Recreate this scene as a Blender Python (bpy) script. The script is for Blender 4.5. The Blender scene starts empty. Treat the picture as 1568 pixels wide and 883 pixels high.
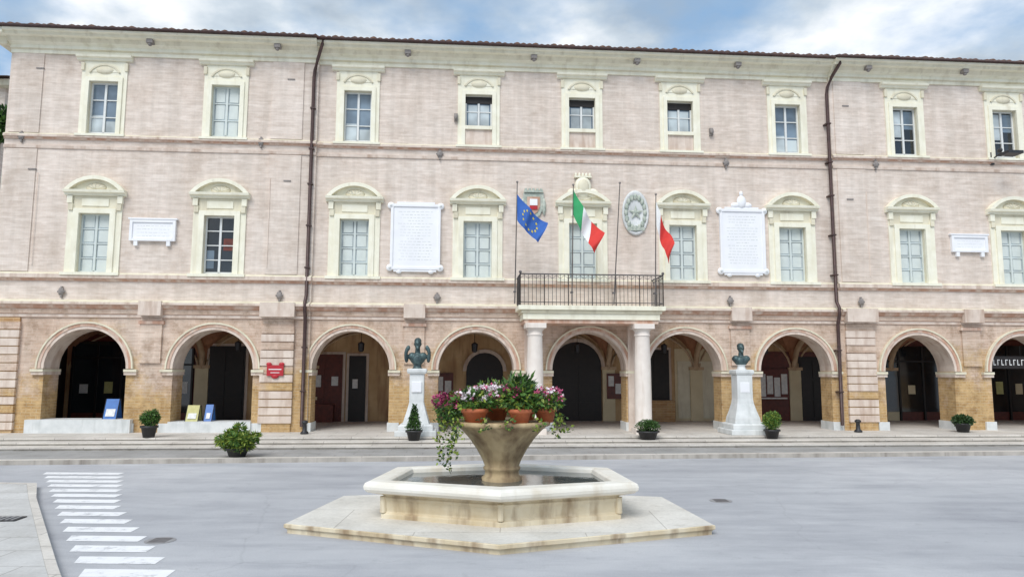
import bpy, bmesh, math, random
from mathutils import Vector, Matrix, Euler
random.seed(7)
scene=bpy.context.scene
ANG=0.0755
# ------------------------------------------------------------------ materials
def newmat(name):
    m=bpy.data.materials.new(name); m.use_nodes=True
    nt=m.node_tree; b=nt.nodes['Principled BSDF']; return m,nt,b
def N(nt,t,**kw):
    n=nt.nodes.new(t)
    for k,v in kw.items(): setattr(n,k,v)
    return n
def c4(c): return (c[0],c[1],c[2],1)
def ramp(nt,fac,stops):
    r=N(nt,'ShaderNodeValToRGB'); el=r.color_ramp.elements
    el[0].position=stops[0][0]; el[0].color=c4(stops[0][1])
    el[1].position=stops[-1][0]; el[1].color=c4(stops[-1][1])
    for p,c in stops[1:-1]:
        e=el.new(p); e.color=c4(c)
    nt.links.new(fac,r.inputs[0]); return r.outputs[0]
def noise(nt,vec,scale,detail=5,rough=.55):
    n=N(nt,'ShaderNodeTexNoise'); n.inputs['Scale'].default_value=scale
    n.inputs['Detail'].default_value=detail; n.inputs['Roughness'].default_value=rough
    nt.links.new(vec,n.inputs['Vector']); return n.outputs['Fac']
def mixc(nt,fac,a,b,mode='MIX'):
    m=N(nt,'ShaderNodeMix',data_type='RGBA',blend_type=mode)
    if isinstance(fac,(int,float)): m.inputs[0].default_value=fac
    else: nt.links.new(fac,m.inputs[0])
    for i,s in ((6,a),(7,b)):
        if isinstance(s,tuple): m.inputs[i].default_value=c4(s)
        else: nt.links.new(s,m.inputs[i])
    return m.outputs[2]
def coords(nt,scale=(1,1,1)):
    tc=N(nt,'ShaderNodeTexCoord'); mp=N(nt,'ShaderNodeMapping'); mp.inputs['Scale'].default_value=scale
    nt.links.new(tc.outputs['Object'],mp.inputs[0]); return mp.outputs[0]
def bump(nt,b,h,dist=.01,st=.5):
    n=N(nt,'ShaderNodeBump'); n.inputs['Distance'].default_value=dist; n.inputs['Strength'].default_value=st
    nt.links.new(h,n.inputs['Height']); nt.links.new(n.outputs[0],b.inputs['Normal'])
def plain(name,c1,c2=None,scale=6,rough=.7,metal=0,bmp=0.0,streak=None,sa=.48):
    m,nt,b=newmat(name); c2=c2 or tuple(x*.75 for x in c1)
    v=coords(nt); f=noise(nt,v,scale)
    col=ramp(nt,f,[(.3,c2),(.68,c1)])
    if streak:
        v2=coords(nt,(2.5,2.5,.35)); f2=noise(nt,v2,1.6,6)
        s=ramp(nt,f2,[(sa,(0,0,0)),(sa+.24,(1,1,1))])
        col=mixc(nt,s,col,streak)
    nt.links.new(col,b.inputs['Base Color']); b.inputs['Roughness'].default_value=rough; b.inputs['Metallic'].default_value=metal
    if bmp: bump(nt,b,noise(nt,v,scale*6),bmp)
    return m
def brickmat(name,ca,cb,mortar,big1,big2,bigf=.5,ochre=None,k=1.0):
    m,nt,b=newmat(name)
    tc=N(nt,'ShaderNodeTexCoord'); sp=N(nt,'ShaderNodeSeparateXYZ'); nt.links.new(tc.outputs['Object'],sp.inputs[0])
    ad=N(nt,'ShaderNodeMath',operation='ADD'); nt.links.new(sp.outputs[0],ad.inputs[0]); nt.links.new(sp.outputs[1],ad.inputs[1])
    cb_=N(nt,'ShaderNodeCombineXYZ'); nt.links.new(ad.outputs[0],cb_.inputs[0]); nt.links.new(sp.outputs[2],cb_.inputs[1])
    br=N(nt,'ShaderNodeTexBrick'); br.inputs['Scale'].default_value=1
    br.inputs['Brick Width'].default_value=.31; br.inputs['Row Height'].default_value=.095
    br.inputs['Mortar Size'].default_value=.011; br.inputs['Mortar Smooth'].default_value=.4
    br.inputs['Color1'].default_value=c4(ca); br.inputs['Color2'].default_value=c4(cb); br.inputs['Mortar'].default_value=c4(mortar)
    nt.links.new(cb_.outputs[0],br.inputs['Vector'])
    v=coords(nt); f=noise(nt,v,.45,9,.68)
    big=ramp(nt,f,[(.34,big1),(.64,big2)])
    col=mixc(nt,bigf,br.outputs['Color'],big)
    if ochre:
        # damp, ochre-stained brick towards the foot of some piers
        n2=noise(nt,v,.42,9,.72)
        ma=N(nt,'ShaderNodeMath',operation='MULTIPLY_ADD'); nt.links.new(n2,ma.inputs[0]); ma.inputs[1].default_value=-7.5; nt.links.new(sp.outputs[2],ma.inputs[2])
        m2=N(nt,'ShaderNodeMath',operation='ADD'); nt.links.new(ma.outputs[0],m2.inputs[0]); m2.inputs[1].default_value=1.9
        fr=ramp(nt,m2.outputs[0],[(.0,(1,1,1)),(1.0,(0,0,0))])
        oc=mixc(nt,br.outputs['Fac'],ochre[0],ochre[1])
        oc2=mixc(nt,ramp(nt,noise(nt,v,5,5,.7),[(.4,(0,0,0)),(.6,(1,1,1))]),oc,ochre[2])
        fm=N(nt,'ShaderNodeMath',operation='MULTIPLY'); nt.links.new(fr,fm.inputs[0]); fm.inputs[1].default_value=.9
        col=mixc(nt,fm.outputs[0],col,oc2)
        # dark damp blotches
        bl_=ramp(nt,noise(nt,v,2.3,8,.75),[(.36,(.62,.56,.50)),(.50,(1,1,1))]); col=mixc(nt,.75,col,bl_,'MULTIPLY')
    v2=coords(nt,(2.2,2.2,.22)); s=ramp(nt,noise(nt,v2,1.3,7,.6),[(.40,(.88,.87,.86)),(.6,(1.03,1.02,1.02))])
    col=mixc(nt,.8*k,col,s,'MULTIPLY')
    v3=coords(nt,(.35,.35,3.4)); s3=ramp(nt,noise(nt,v3,2.4,6,.65),[(.38,(.88,.86,.84)),(.62,(1.05,1.05,1.05))])
    col=mixc(nt,.8*k,col,s3,'MULTIPLY')
    v4=coords(nt,(3.2,3.2,10.5)); s4=ramp(nt,noise(nt,v4,1.0,2,.5),[(.35,(.88,.86,.84)),(.65,(1.06,1.06,1.06))])
    col=mixc(nt,.65*k,col,s4,'MULTIPLY')
    v5=noise(nt,v,.9,9,.75); s5=ramp(nt,v5,[(.30,(.84,.80,.77)),(.46,(1,1,1))]); col=mixc(nt,.7,col,s5,'MULTIPLY')
    nt.links.new(col,b.inputs['Base Color']); b.inputs['Roughness'].default_value=.9
    bump(nt,b,br.outputs['Fac'],-.005,.4)
    return m
M={}
M['brick']=brickmat('pale_beige_brick',(.68,.575,.495),(.76,.665,.585),(.77,.70,.63),(.655,.55,.465),(.80,.72,.65),.58)
OC=((.48,.29,.10),(.57,.46,.29),(.62,.43,.20))
M['brick_low']=brickmat('weathered_arcade_brick',(.56,.41,.32),(.69,.55,.45),(.72,.62,.52),(.56,.39,.28),(.76,.64,.54),.5,OC)
M['brick_orange']=brickmat('ochre_brick',(.46,.25,.10),(.58,.40,.20),(.60,.48,.32),(.42,.22,.09),(.66,.50,.30),.45)
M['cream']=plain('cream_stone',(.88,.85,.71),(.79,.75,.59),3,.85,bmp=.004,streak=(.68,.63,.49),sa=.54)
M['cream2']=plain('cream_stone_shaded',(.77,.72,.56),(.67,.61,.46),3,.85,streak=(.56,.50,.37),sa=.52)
M['pinkstone']=plain('pink_stone',(.75,.64,.55),(.61,.50,.42),3,.85,bmp=.004,streak=(.47,.34,.26))
M['terra']=plain('terracotta_moulding',(.58,.35,.25),(.46,.26,.18),5,.85,streak=(.70,.56,.46),sa=.42)
M['marble']=plain('white_marble',(.87,.87,.88),(.81,.81,.83),2,.5)
M['marble_w']=plain('weathered_marble',(.74,.75,.74),(.58,.60,.59),3,.7,bmp=.004,streak=(.46,.48,.46),sa=.54)
M['column']=plain('column_stone',(.84,.77,.70),(.74,.66,.59),3,.75,streak=(.6,.5,.42),sa=.54)
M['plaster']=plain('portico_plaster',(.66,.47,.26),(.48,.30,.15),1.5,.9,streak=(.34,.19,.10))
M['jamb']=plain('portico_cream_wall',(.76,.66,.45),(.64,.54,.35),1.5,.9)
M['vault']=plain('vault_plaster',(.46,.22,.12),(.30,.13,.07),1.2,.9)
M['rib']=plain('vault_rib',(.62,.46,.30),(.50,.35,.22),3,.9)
M['dark']=plain('dark_timber',(.018,.012,.010),(.010,.007,.006),6,.5)
M['reddoor']=plain('red_brown_timber',(.16,.035,.022),(.09,.022,.015),8,.45)
M['iron']=plain('dark_iron',(.05,.05,.055),(.03,.03,.032),20,.5,.4)
M['rail']=plain('grey_railing_iron',(.15,.14,.14),(.09,.08,.08),20,.6,.2)
M['cover']=plain('manhole_iron',(.34,.33,.33),(.25,.245,.245),14,.7,.1)
M['pipe']=plain('downpipe_brown',(.09,.048,.043),(.05,.03,.026),8,.45,.2)
M['shutter']=plain('grey_shutter',(.64,.69,.66),(.57,.62,.60),3,.5)
M['wframe']=plain('painted_window_frame',(.74,.75,.73),(.66,.67,.65),8,.45)
M['paper']=plain('paper',(.80,.80,.77),(.6,.6,.6),9,.7)
M['tile']=plain('roof_tile',(.22,.12,.08),(.09,.06,.045),9,.9,bmp=.01)
M['bronze']=plain('bronze_patina',(.10,.155,.155),(.03,.045,.05),7,.5,.5)
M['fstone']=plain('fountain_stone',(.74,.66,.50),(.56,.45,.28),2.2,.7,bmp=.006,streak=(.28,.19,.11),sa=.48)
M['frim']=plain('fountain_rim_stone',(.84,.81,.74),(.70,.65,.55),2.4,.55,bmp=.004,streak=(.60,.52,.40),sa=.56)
M['urn']=plain('urn_stone',(.56,.43,.25),(.38,.27,.14),3,.75,bmp=.006,streak=(.20,.13,.07),sa=.44)
M['pot']=plain('terracotta_pot',(.56,.16,.06),(.40,.11,.05),8,.7)
M['blackpot']=plain('black_pot',(.03,.03,.032),(.02,.02,.02),8,.5)
M['leafA']=plain('leaf_dark',(.035,.085,.018),(.02,.05,.012),12,.55)
M['leafB']=plain('leaf_mid',(.09,.20,.03),(.05,.12,.02),12,.55)
M['leafC']=plain('leaf_yellow',(.28,.34,.05),(.17,.24,.03),12,.55)
M['fl_w']=plain('petal_white',(.84,.76,.78),(.78,.66,.70),12,.6)
M['fl_p']=plain('petal_pink',(.65,.13,.28),(.55,.08,.2),12,.6)
M['fl_m']=plain('petal_magenta',(.30,.02,.09),(.19,.012,.07),12,.6)
M['soil']=plain('soil',(.05,.03,.02),None,12,.95)
M['red']=plain('red_enamel',(.50,.02,.03),(.40,.02,.03),8,.4)
M['blue']=plain('blue_panel',(.04,.17,.48),(.03,.12,.38),8,.4)
M['yellow']=plain('yellow_panel',(.55,.52,.22),(.45,.42,.15),8,.5)
M['eu']=plain('flag_blue',(.04,.14,.46),(.03,.10,.36),3,.8)
M['eustar']=plain('flag_star_yellow',(.75,.6,.05),None,3,.8)
M['fgreen']=plain('flag_green',(.04,.36,.13),(.03,.28,.10),3,.8)
M['fwhite']=plain('flag_white',(.82,.82,.80),(.74,.74,.74),3,.8)
M['fred']=plain('flag_red',(.70,.05,.035),(.58,.035,.03),3,.8)
M['emblem']=plain('emblem_stone',(.56,.58,.50),(.28,.34,.29),9,.8)
M['greystone']=plain('grey_tie_plate',(.30,.27,.25),(.20,.18,.17),9,.8)
def paintmat():
    m,nt,b=newmat('road_white_paint'); v=coords(nt)
    f=noise(nt,v,3.2,9,.75); col=ramp(nt,f,[(.38,(.54,.54,.55)),(.48,(.80,.80,.80)),(.7,(.86,.86,.86))])
    nt.links.new(col,b.inputs['Base Color']); b.inputs['Roughness'].default_value=.7; return m
M['white_paint']=paintmat()
def glassmat(name,col,rough=.08):
    m,nt,b=newmat(name); v=coords(nt); f=noise(nt,v,1.3,2)
    nt.links.new(ramp(nt,f,[(.35,tuple(x*.5 for x in col)),(.65,col)]),b.inputs['Base Color'])
    b.inputs['Roughness'].default_value=rough; b.inputs['Specular IOR Level'].default_value=.9; return m
M['gdark']=glassmat('window_glass_dark',(.02,.025,.03))
M['gblue']=glassmat('window_glass_blue',(.20,.27,.34))
M['gpale']=glassmat('window_glass_curtain',(.58,.65,.67),.3)
# ------------------------------------------------------------------ mesh builder
class MB:
    def __init__(s): s.v=[];s.f=[];s.m=[];s.mats=[];s.sm=[]
    def mi(s,k):
        if k not in s.mats: s.mats.append(k)
        return s.mats.index(k)
    def quad(s,pts,k,smooth=False):
        i=len(s.v); s.v+= [tuple(p) for p in pts]; s.f.append(tuple(range(i,i+len(pts)))); s.m.append(s.mi(k)); s.sm.append(smooth)
    def box(s,x0,x1,y0,y1,z0,z1,k):
        i=len(s.v)
        s.v+=[(x0,y0,z0),(x1,y0,z0),(x1,y1,z0),(x0,y1,z0),(x0,y0,z1),(x1,y0,z1),(x1,y1,z1),(x0,y1,z1)]
        for f in ((0,3,2,1),(4,5,6,7),(0,1,5,4),(1,2,6,5),(2,3,7,6),(3,0,4,7)):
            s.f.append(tuple(i+j for j in f)); s.m.append(s.mi(k)); s.sm.append(False)
    def prof(s,u0,u1,pr,k,y=0,keys=None):
        for a in range(len(pr)-1):
            (o0,z0),(o1,z1)=pr[a],pr[a+1]
            s.quad([(u0,y-o0,z0),(u1,y-o0,z0),(u1,y-o1,z1),(u0,y-o1,z1)],keys[a] if keys else k)
        for u in (u0,u1):
            P=[(u,y+.03,pr[0][1])]+[(u,y-o,z) for o,z in pr]+[(u,y+.03,pr[-1][1])]
            s.quad(P if u==u0 else P[::-1],k)
    def lathe(s,cx,cy,pr,k,n=24,smooth=True,ang0=0,sx=1,sy=1):
        rings=[]
        for r,z in pr:
            i=len(s.v)
            for j in range(n):
                a=ang0+2*math.pi*j/n; s.v.append((cx+r*math.cos(a)*sx,cy+r*math.sin(a)*sy,z))
            rings.append(i)
        for a in range(len(rings)-1):
            for j in range(n):
                j2=(j+1)%n
                s.f.append((rings[a]+j,rings[a]+j2,rings[a+1]+j2,rings[a+1]+j)); s.m.append(s.mi(k)); s.sm.append(smooth)
        for r_,rev in ((rings[0],True),(rings[-1],False)):
            f=[r_+j for j in range(n)]
            s.f.append(tuple(f[::-1] if rev else f)); s.m.append(s.mi(k)); s.sm.append(False)
    def tube(s,pts,r,k,n=8):
        pts=[Vector(p) for p in pts]; rings=[]
        for a,p in enumerate(pts):
            d=(pts[min(a+1,len(pts)-1)]-pts[max(a-1,0)]).normalized()
            up=Vector((0,0,1)) if abs(d.z)<.9 else Vector((1,0,0))
            x=d.cross(up).normalized(); y=d.cross(x).normalized(); i=len(s.v)
            rr=r[a] if isinstance(r,(list,tuple)) else r
            for j in range(n):
                t=2*math.pi*j/n; s.v.append(tuple(p+x*math.cos(t)*rr+y*math.sin(t)*rr))
            rings.append(i)
        for a in range(len(rings)-1):
            for j in range(n):
                j2=(j+1)%n; s.f.append((rings[a]+j,rings[a+1]+j,rings[a+1]+j2,rings[a]+j2)); s.m.append(s.mi(k)); s.sm.append(True)
        for r_ in (rings[0],rings[-1]):
            s.f.append(tuple(r_+j for j in range(n))); s.m.append(s.mi(k)); s.sm.append(False)
    def ball(s,c,r,k,n=10,m=7):
        rx,ry,rz=r if isinstance(r,tuple) else (r,r,r)
        i=len(s.v)
        for a in range(m+1):
            ph=math.pi*a/m
            for j in range(n):
                t=2*math.pi*j/n; s.v.append((c[0]+rx*math.sin(ph)*math.cos(t),c[1]+ry*math.sin(ph)*math.sin(t),c[2]+rz*math.cos(ph)))
        for a in range(m):
            for j in range(n):
                j2=(j+1)%n; s.f.append((i+a*n+j,i+(a+1)*n+j,i+(a+1)*n+j2,i+a*n+j2)); s.m.append(s.mi(k)); s.sm.append(True)
    def leaves(s,c,rad,n,size,keys,shell=.5,zmin=None,asp=.5):
        for _ in range(n):
            while True:
                p=Vector((random.uniform(-1,1),random.uniform(-1,1),random.uniform(-1,1)))
                if p.length<=1 and (p.length>shell or random.random()<.3): break
            lump=1+.18*math.sin(p.x*5+c[0]*7)*math.cos(p.y*6+p.z*5)
            q=Vector((c[0]+p.x*rad[0]*lump,c[1]+p.y*rad[1]*lump,c[2]+p.z*rad[2]*lump))
            if zmin is not None and q.z<zmin: continue
            s.leaf(q,size*random.uniform(.6,1.3),random.choice(keys),p,asp)
    def leaf(s,q,l,k,outd=None,asp=.5):
        d=Vector((random.gauss(0,1),random.gauss(0,1),random.gauss(0,.7)))
        if outd is not None: d=d*.6+outd
        if d.length<1e-4: d=Vector((1,0,0))
        d.normalize(); w=d.cross(Vector((random.gauss(0,1),random.gauss(0,1),random.gauss(0,1))))
        if w.length<1e-4: w=Vector((1,0,0))
        w.normalize()
        s.quad([q,q+d*l*.45+w*l*asp*.5,q+d*l,q+d*l*.45-w*l*asp*.5],k)
    def build(s,name,parent=None,loc=None,rot=0,bevel=0):
        me=bpy.data.meshes.new(name); me.from_pydata(s.v,[],s.f)
        for k in s.mats: me.materials.append(M[k])
        me.polygons.foreach_set('material_index',s.m); me.polygons.foreach_set('use_smooth',s.sm)
        me.update()
        ob=bpy.data.objects.new(name,me); scene.collection.objects.link(ob)
        if parent: ob.parent=parent
        if loc is not None: ob.location=loc
        ob.rotation_euler.z=rot
        if bevel:
            md=ob.modifiers.new('bev','BEVEL'); md.width=bevel; md.segments=2; md.limit_method='ANGLE'; md.angle_limit=math.radians(40)
        return ob
def empty(name,loc=(0,0,0),rot=0):
    e=bpy.data.objects.new(name,None); scene.collection.objects.link(e); e.location=loc; e.rotation_euler.z=rot; return e
FO=(0,24,0)
def W(u,y,z=0):
    c,s=math.cos(ANG),math.sin(ANG)
    return (u*c-y*s, 24+u*s+y*c, z)
# ------------------------------------------------------------------ town hall
hall=empty('town_hall_building',FO,ANG)
UL,UR=-16.55,24.0
J1,J2=-6.6,11.33
def off(u): return -.12 if (u<J1 or u>J2) else 0.0
WC=[-13.55,-9.62,-5.28,-1.17,2.42,5.90,9.80,14.10,17.87,21.7]
AC=[-13.53,-9.60,-5.27,-1.18,2.60,5.87,9.75,14.10,17.95,21.8]
AR=1.25; SP=2.32; FL=.33; T1=3.98; T2=12.92
EZ=-.12
walls=MB()
secs=[(UL,J1),(J1,J2),(J2,UR)]
F1=(5.38,7.30); F2=(9.98,11.74)
wins=[]
for i,c in enumerate(WC):
    wins.append((c-.48,c+.48,F1[0],F1[1],1,i))
    wins.append((c-.46,c+.46,10.62 if i in(3,4,5) else F2[0],F2[1],2,i))
for a,b in secs:
    o=off((a+b)/2)
    ws=[w for w in wins if a<w[0]<b]
    xs=sorted({a,b,*[w[0] for w in ws],*[w[1] for w in ws]}); zs=sorted({T1,T2,*[w[2] for w in ws],*[w[3] for w in ws]})
    for i in range(len(xs)-1):
        for j in range(len(zs)-1):
            mx,mz=(xs[i]+xs[i+1])/2,(zs[j]+zs[j+1])/2
            if any(w[0]<mx<w[1] and w[2]<mz<w[3] for w in ws): continue
            walls.quad([(xs[i],o,zs[j]),(xs[i+1],o,zs[j]),(xs[i+1],o,zs[j+1]),(xs[i],o,zs[j+1])],'brick')
    for w in ws:
        y0,y1=o,o+.3
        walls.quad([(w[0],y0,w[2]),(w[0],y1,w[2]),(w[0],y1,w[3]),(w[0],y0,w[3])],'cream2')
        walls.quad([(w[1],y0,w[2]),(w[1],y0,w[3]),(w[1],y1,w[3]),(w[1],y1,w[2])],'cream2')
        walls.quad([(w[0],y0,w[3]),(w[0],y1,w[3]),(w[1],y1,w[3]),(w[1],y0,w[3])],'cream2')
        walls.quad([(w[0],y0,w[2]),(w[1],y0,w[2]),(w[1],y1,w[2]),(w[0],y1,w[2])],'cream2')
    ac=[c for c in AC if a<c<b]
    ed=[a]
    for c in ac: ed+=[c-AR,c+AR]
    ed.append(b)
    TH=.75
    for i in range(0,len(ed),2):
        x0,x1=ed[i],ed[i+1]
        if x1-x0<.01: continue
        walls.quad([(x0,o,FL-.2),(x1,o,FL-.2),(x1,o,T1),(x0,o,T1)],'brick_low')
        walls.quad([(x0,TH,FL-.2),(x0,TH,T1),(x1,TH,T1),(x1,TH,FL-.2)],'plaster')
    for c in ac:
        n=20; P=[(c-AR*math.cos(math.pi*t/n),SP+AR*math.sin(math.pi*t/n)) for t in range(n+1)]
        for t in range(n):
            (xa,za),(xb,zb)=P[t],P[t+1]
            walls.quad([(xa,o,za),(xb,o,zb),(xb,o,T1),(xa,o,T1)],'brick_low')
            walls.quad([(xa,TH,za),(xa,TH,T1),(xb,TH,T1),(xb,TH,zb)],'plaster')
            walls.quad([(xa,o,za),(xa,TH,za),(xb,TH,zb),(xb,o,zb)],'pinkstone')
        for x,sg in ((c-AR,1),(c+AR,-1)):
            walls.quad([(x,o,FL-.2),(x,TH,FL-.2),(x,TH,SP),(x,o,SP)],'brick_low')
for u in (J1,J2): walls.quad([(u,-.12,.1),(u,0.0,.1),(u,0.0,T2),(u,-.12,T2)],'brick')
walls.quad([(UL,-.12,0),(UL,12,0),(UL,12,13.2),(UL,-.12,13.2)],'brick')
walls.quad([(UR,-.12,0),(UR,12,0),(UR,12,13.2),(UR,-.12,13.2)],'brick')
walls.quad([(UL,12,0),(UR,12,0),(UR,12,13.2),(UL,12,13.2)],'brick')
walls.build('walls',hall)
PD=4.7
por=MB()
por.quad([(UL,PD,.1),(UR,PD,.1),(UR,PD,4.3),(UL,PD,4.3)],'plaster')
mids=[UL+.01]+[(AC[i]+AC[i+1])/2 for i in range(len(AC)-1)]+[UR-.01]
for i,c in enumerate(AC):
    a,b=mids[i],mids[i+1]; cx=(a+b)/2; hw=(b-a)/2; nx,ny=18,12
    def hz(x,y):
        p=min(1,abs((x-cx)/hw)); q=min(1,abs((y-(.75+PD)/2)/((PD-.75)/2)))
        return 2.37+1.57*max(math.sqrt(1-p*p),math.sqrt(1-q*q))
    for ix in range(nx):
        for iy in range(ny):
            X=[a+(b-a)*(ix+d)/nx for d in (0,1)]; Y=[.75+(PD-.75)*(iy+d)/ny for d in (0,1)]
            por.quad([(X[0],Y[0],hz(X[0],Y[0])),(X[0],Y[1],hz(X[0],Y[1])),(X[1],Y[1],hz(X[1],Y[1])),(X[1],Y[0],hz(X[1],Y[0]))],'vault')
    pts=[(cx-hw*.93*math.cos(math.pi*t/18),PD-.05,2.35+1.42*math.sin(math.pi*t/18)) for t in range(19)]
    por.tube(pts,.05,'rib',6)
    if i:
        pts=[(a,(.75+PD)/2-(PD-.75)/2*.97*math.cos(math.pi*t/16),2.35+1.47*math.sin(math.pi*t/16)) for t in range(17)]
        por.tube(pts,.12,'rib',6)
        por.box(a-.25,a+.25,PD-.12,PD+.01,FL,2.35,'jamb'); por.box(a-.3,a+.3,PD-.17,PD+.01,2.35,2.47,'rib')
por.box(UL+.01,UR,.76,.9,4.0,4.2,'plaster')
por.quad([(UL+.02,.76,0),(UL+.02,PD,0),(UL+.02,PD,4.2),(UL+.02,.76,4.2)],'plaster')
por.build('portico_interior',hall)
dr=MB()
def arched_door(c,w,h,k,y=PD):
    r=w/2; n=12
    pts=[(c-r,y-.05,FL)]+[(c-r*math.cos(math.pi*t/n),y-.05,h-r+r*math.sin(math.pi*t/n)) for t in range(n+1)]+[(c+r,y-.05,FL)]
    dr.quad(pts,k)
    for t in range(n):
        a0,a1=math.pi*t/n,math.pi*(t+1)/n
        dr.quad([(c-r*math.cos(a0),y-.09,h-r+r*math.sin(a0)),(c-r*math.cos(a1),y-.09,h-r+r*math.sin(a1)),(c-(r+.14)*math.cos(a1),y-.09,h-r+(r+.14)*math.sin(a1)),(c-(r+.14)*math.cos(a0),y-.09,h-r+(r+.14)*math.sin(a0))],'pinkstone')
    for s_ in (-1,1): # door leaves and panels
        for q in range(3):
            zz=FL+.15+(h-r-FL)*q/3
            x0,x1=sorted((c+s_*.07,c+s_*(r-.1))); dr.box(x0,x1,y-.075,y-.04,zz,zz+(h-r-FL)/3-.12,k)
def rect_door(x0,x1,h,k,frame='pinkstone',nc=2):
    dr.box(x0-.1,x1+.1,PD-.06,PD+.01,FL,h+.1,frame)
    dr.box(x0,x1,PD-.10,PD-.02,FL,h,k)
    cw=(x1-x0)/nc
    for q in range(3):
        zz=FL+.15+(h-FL-.2)*q/3
        for w in range(nc):
            dr.box(x0+cw*w+.07,x0+cw*(w+1)-.07,PD-.125,PD-.09,zz,zz+(h-FL-.2)/3-.12,k)
def shopfront(x0,x1,h):  # dark shop windows, widened so the outer arches look more shaded
    dr.box(x0-.1,x1+.1,PD-.08,PD+.01,FL,h+.25,'reddoor'); dr.box(x0,x1,PD-.13,PD-.03,FL+.35,h,'gdark')
    n=max(2,int((x1-x0)/.85))
    for q in range(n+1):
        x=x0+(x1-x0)*q/n; dr.box(x-.035,x+.035,PD-.17,PD-.05,FL,h,'dark')
    dr.box(x0,x1,PD-.165,PD-.05,h-.65,h-.58,'dark')
    for q in range(n):
        x=x0+(x1-x0)*(q+.5)/n
        if random.random()<.75: dr.box(x-.15,x+.15,PD-.145,PD-.12,1.4,1.4+random.uniform(.3,.55),random.choice(['paper','paper','yellow','blue','jamb']))
shopfront(-16.3,-13.6,3.35); shopfront(-13.1,-11.9,3.1); rect_door(-11.3,-9.95,3.2,'dark')
dr.quad([(UL+.06,.95,FL),(UL+.06,PD-.2,FL),(UL+.06,PD-.2,3.3),(UL+.06,.95,3.3)],'dark')  # added dark sheet standing in for the portico's open, unlit end
rect_door(-8.1,-6.25,2.9,'reddoor',nc=3); rect_door(-6.0,-5.35,2.85,'dark',nc=1)
dr.box(-7.35,-7.05,PD-.16,PD-.12,1.65,2.1,'paper'); dr.box(-6.65,-6.4,PD-.16,PD-.12,1.7,2.05,'paper'); dr.box(-5.85,-5.65,PD-.16,PD-.12,1.6,1.95,'paper')
dr.box(-7.5,-6.5,PD-.55,PD-.13,FL,1.0,'reddoor')
arched_door(-.72,1.45,3.0,'dark')
dr.box(-2.7,-1.95,PD-.1,PD-.02,1.3,2.2,'reddoor'); dr.box(-2.6,-2.35,PD-.12,PD-.09,1.5,2.05,'paper'); dr.box(-2.28,-2.03,PD-.12,PD-.09,1.4,1.9,'paper')
arched_door(2.95,2.0,3.45,'dark')
dr.box(4.15,4.75,PD-.18,PD-.02,1.2,2.2,'reddoor'); dr.box(4.2,4.42,PD-.2,PD-.17,1.7,2.1,'paper'); dr.box(4.48,4.7,PD-.2,PD-.17,1.4,1.8,'paper')
rect_door(5.3,6.7,3.15,'dark',nc=2); dr.box(5.6,6.8,PD-.5,PD-.14,FL,1.15,'brick_orange')
dr.box(6.95,8.6,PD-.05,PD+.0,FL,3.2,'jamb')
for x in (7.05,7.85): dr.box(x,x+.7,PD-.08,PD-.04,FL+.1,2.7,'cream2')
dr.box(10.0,13.4,PD-.07,PD+0,FL,3.1,'reddoor')
dr.box(10.3,11.6,PD-.22,PD-.1,1.15,2.4,'reddoor')
for k_ in range(4): dr.box(10.38+.3*k_,10.62+.3*k_,PD-.25,PD-.215,1.3+.1*(k_%2),2.2-.07*(k_%3),'paper')
dr.box(10.4,11.5,PD-.25,PD-.215,1.2,1.26,'paper'); rect_door(12.1,13.1,2.9,'dark')
shopfront(15.3,18.4,3.35); shopfront(19.4,22.8,3.4)
# hanging portico lanterns
for c in AC:
    dr.tube([(c,2.4,3.95),(c,2.4,3.3)],.01,'iron',4); dr.lathe(c,2.4,[(.03,3.32),(.12,3.26),(.10,3.0),(.05,2.95)],'iron',6,False)
dr.build('portico_doors',hall)
# ---- cornices and string courses
tr=MB()
for a,b in secs:
    o=off((a+b)/2)
    a2,b2=a,b
    tr.prof(a2,b2,[(.0,3.93),(.05,3.94),(.05,4.04),(.09,4.06),(.09,4.2),(.17,4.24),(.22,4.33),(.27,4.34),(.27,4.41),(.04,4.50),(0,4.50)],'pinkstone',o,['terra','pinkstone','terra','brick_low','terra','terra','pinkstone','pinkstone','cream2','cream2'])
    tr.prof(a2,b2,[(0,5.10),(.05,5.11),(.09,5.18),(.13,5.19),(.13,5.31),(.03,5.37),(0,5.37)],'pinkstone',o,['terra','terra','pinkstone','pinkstone','cream2','cream2'])
    tr.prof(a2,b2,[(0,9.42),(.04,9.43),(.05,9.52),(0,9.53)],'pinkstone',o)
    tr.prof(a2,b2,[(0,9.72),(.04,9.73),(.08,9.79),(.12,9.80),(.12,9.87),(.02,9.93),(0,9.93)],'pinkstone',o,['pinkstone','terra','pinkstone','pinkstone','cream2','cream2'])
    ev=[(0,12.74),(.05,12.75),(.05,12.86),(.12,12.9),(.12,13.0),(.28,13.06),(.36,13.18),(.50,13.19),(.52,13.28),(.60,13.30),(.62,13.36),(0,13.38)]
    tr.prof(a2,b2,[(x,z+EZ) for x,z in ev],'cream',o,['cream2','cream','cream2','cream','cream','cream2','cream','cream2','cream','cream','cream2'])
tr.box(UL-.6,UL-.002,-.72,12,13.19+EZ,13.362+EZ,'cream'); tr.box(UL-.28,UL-.002,-.4,12,12.93+EZ,13.19+EZ,'cream2')
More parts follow.
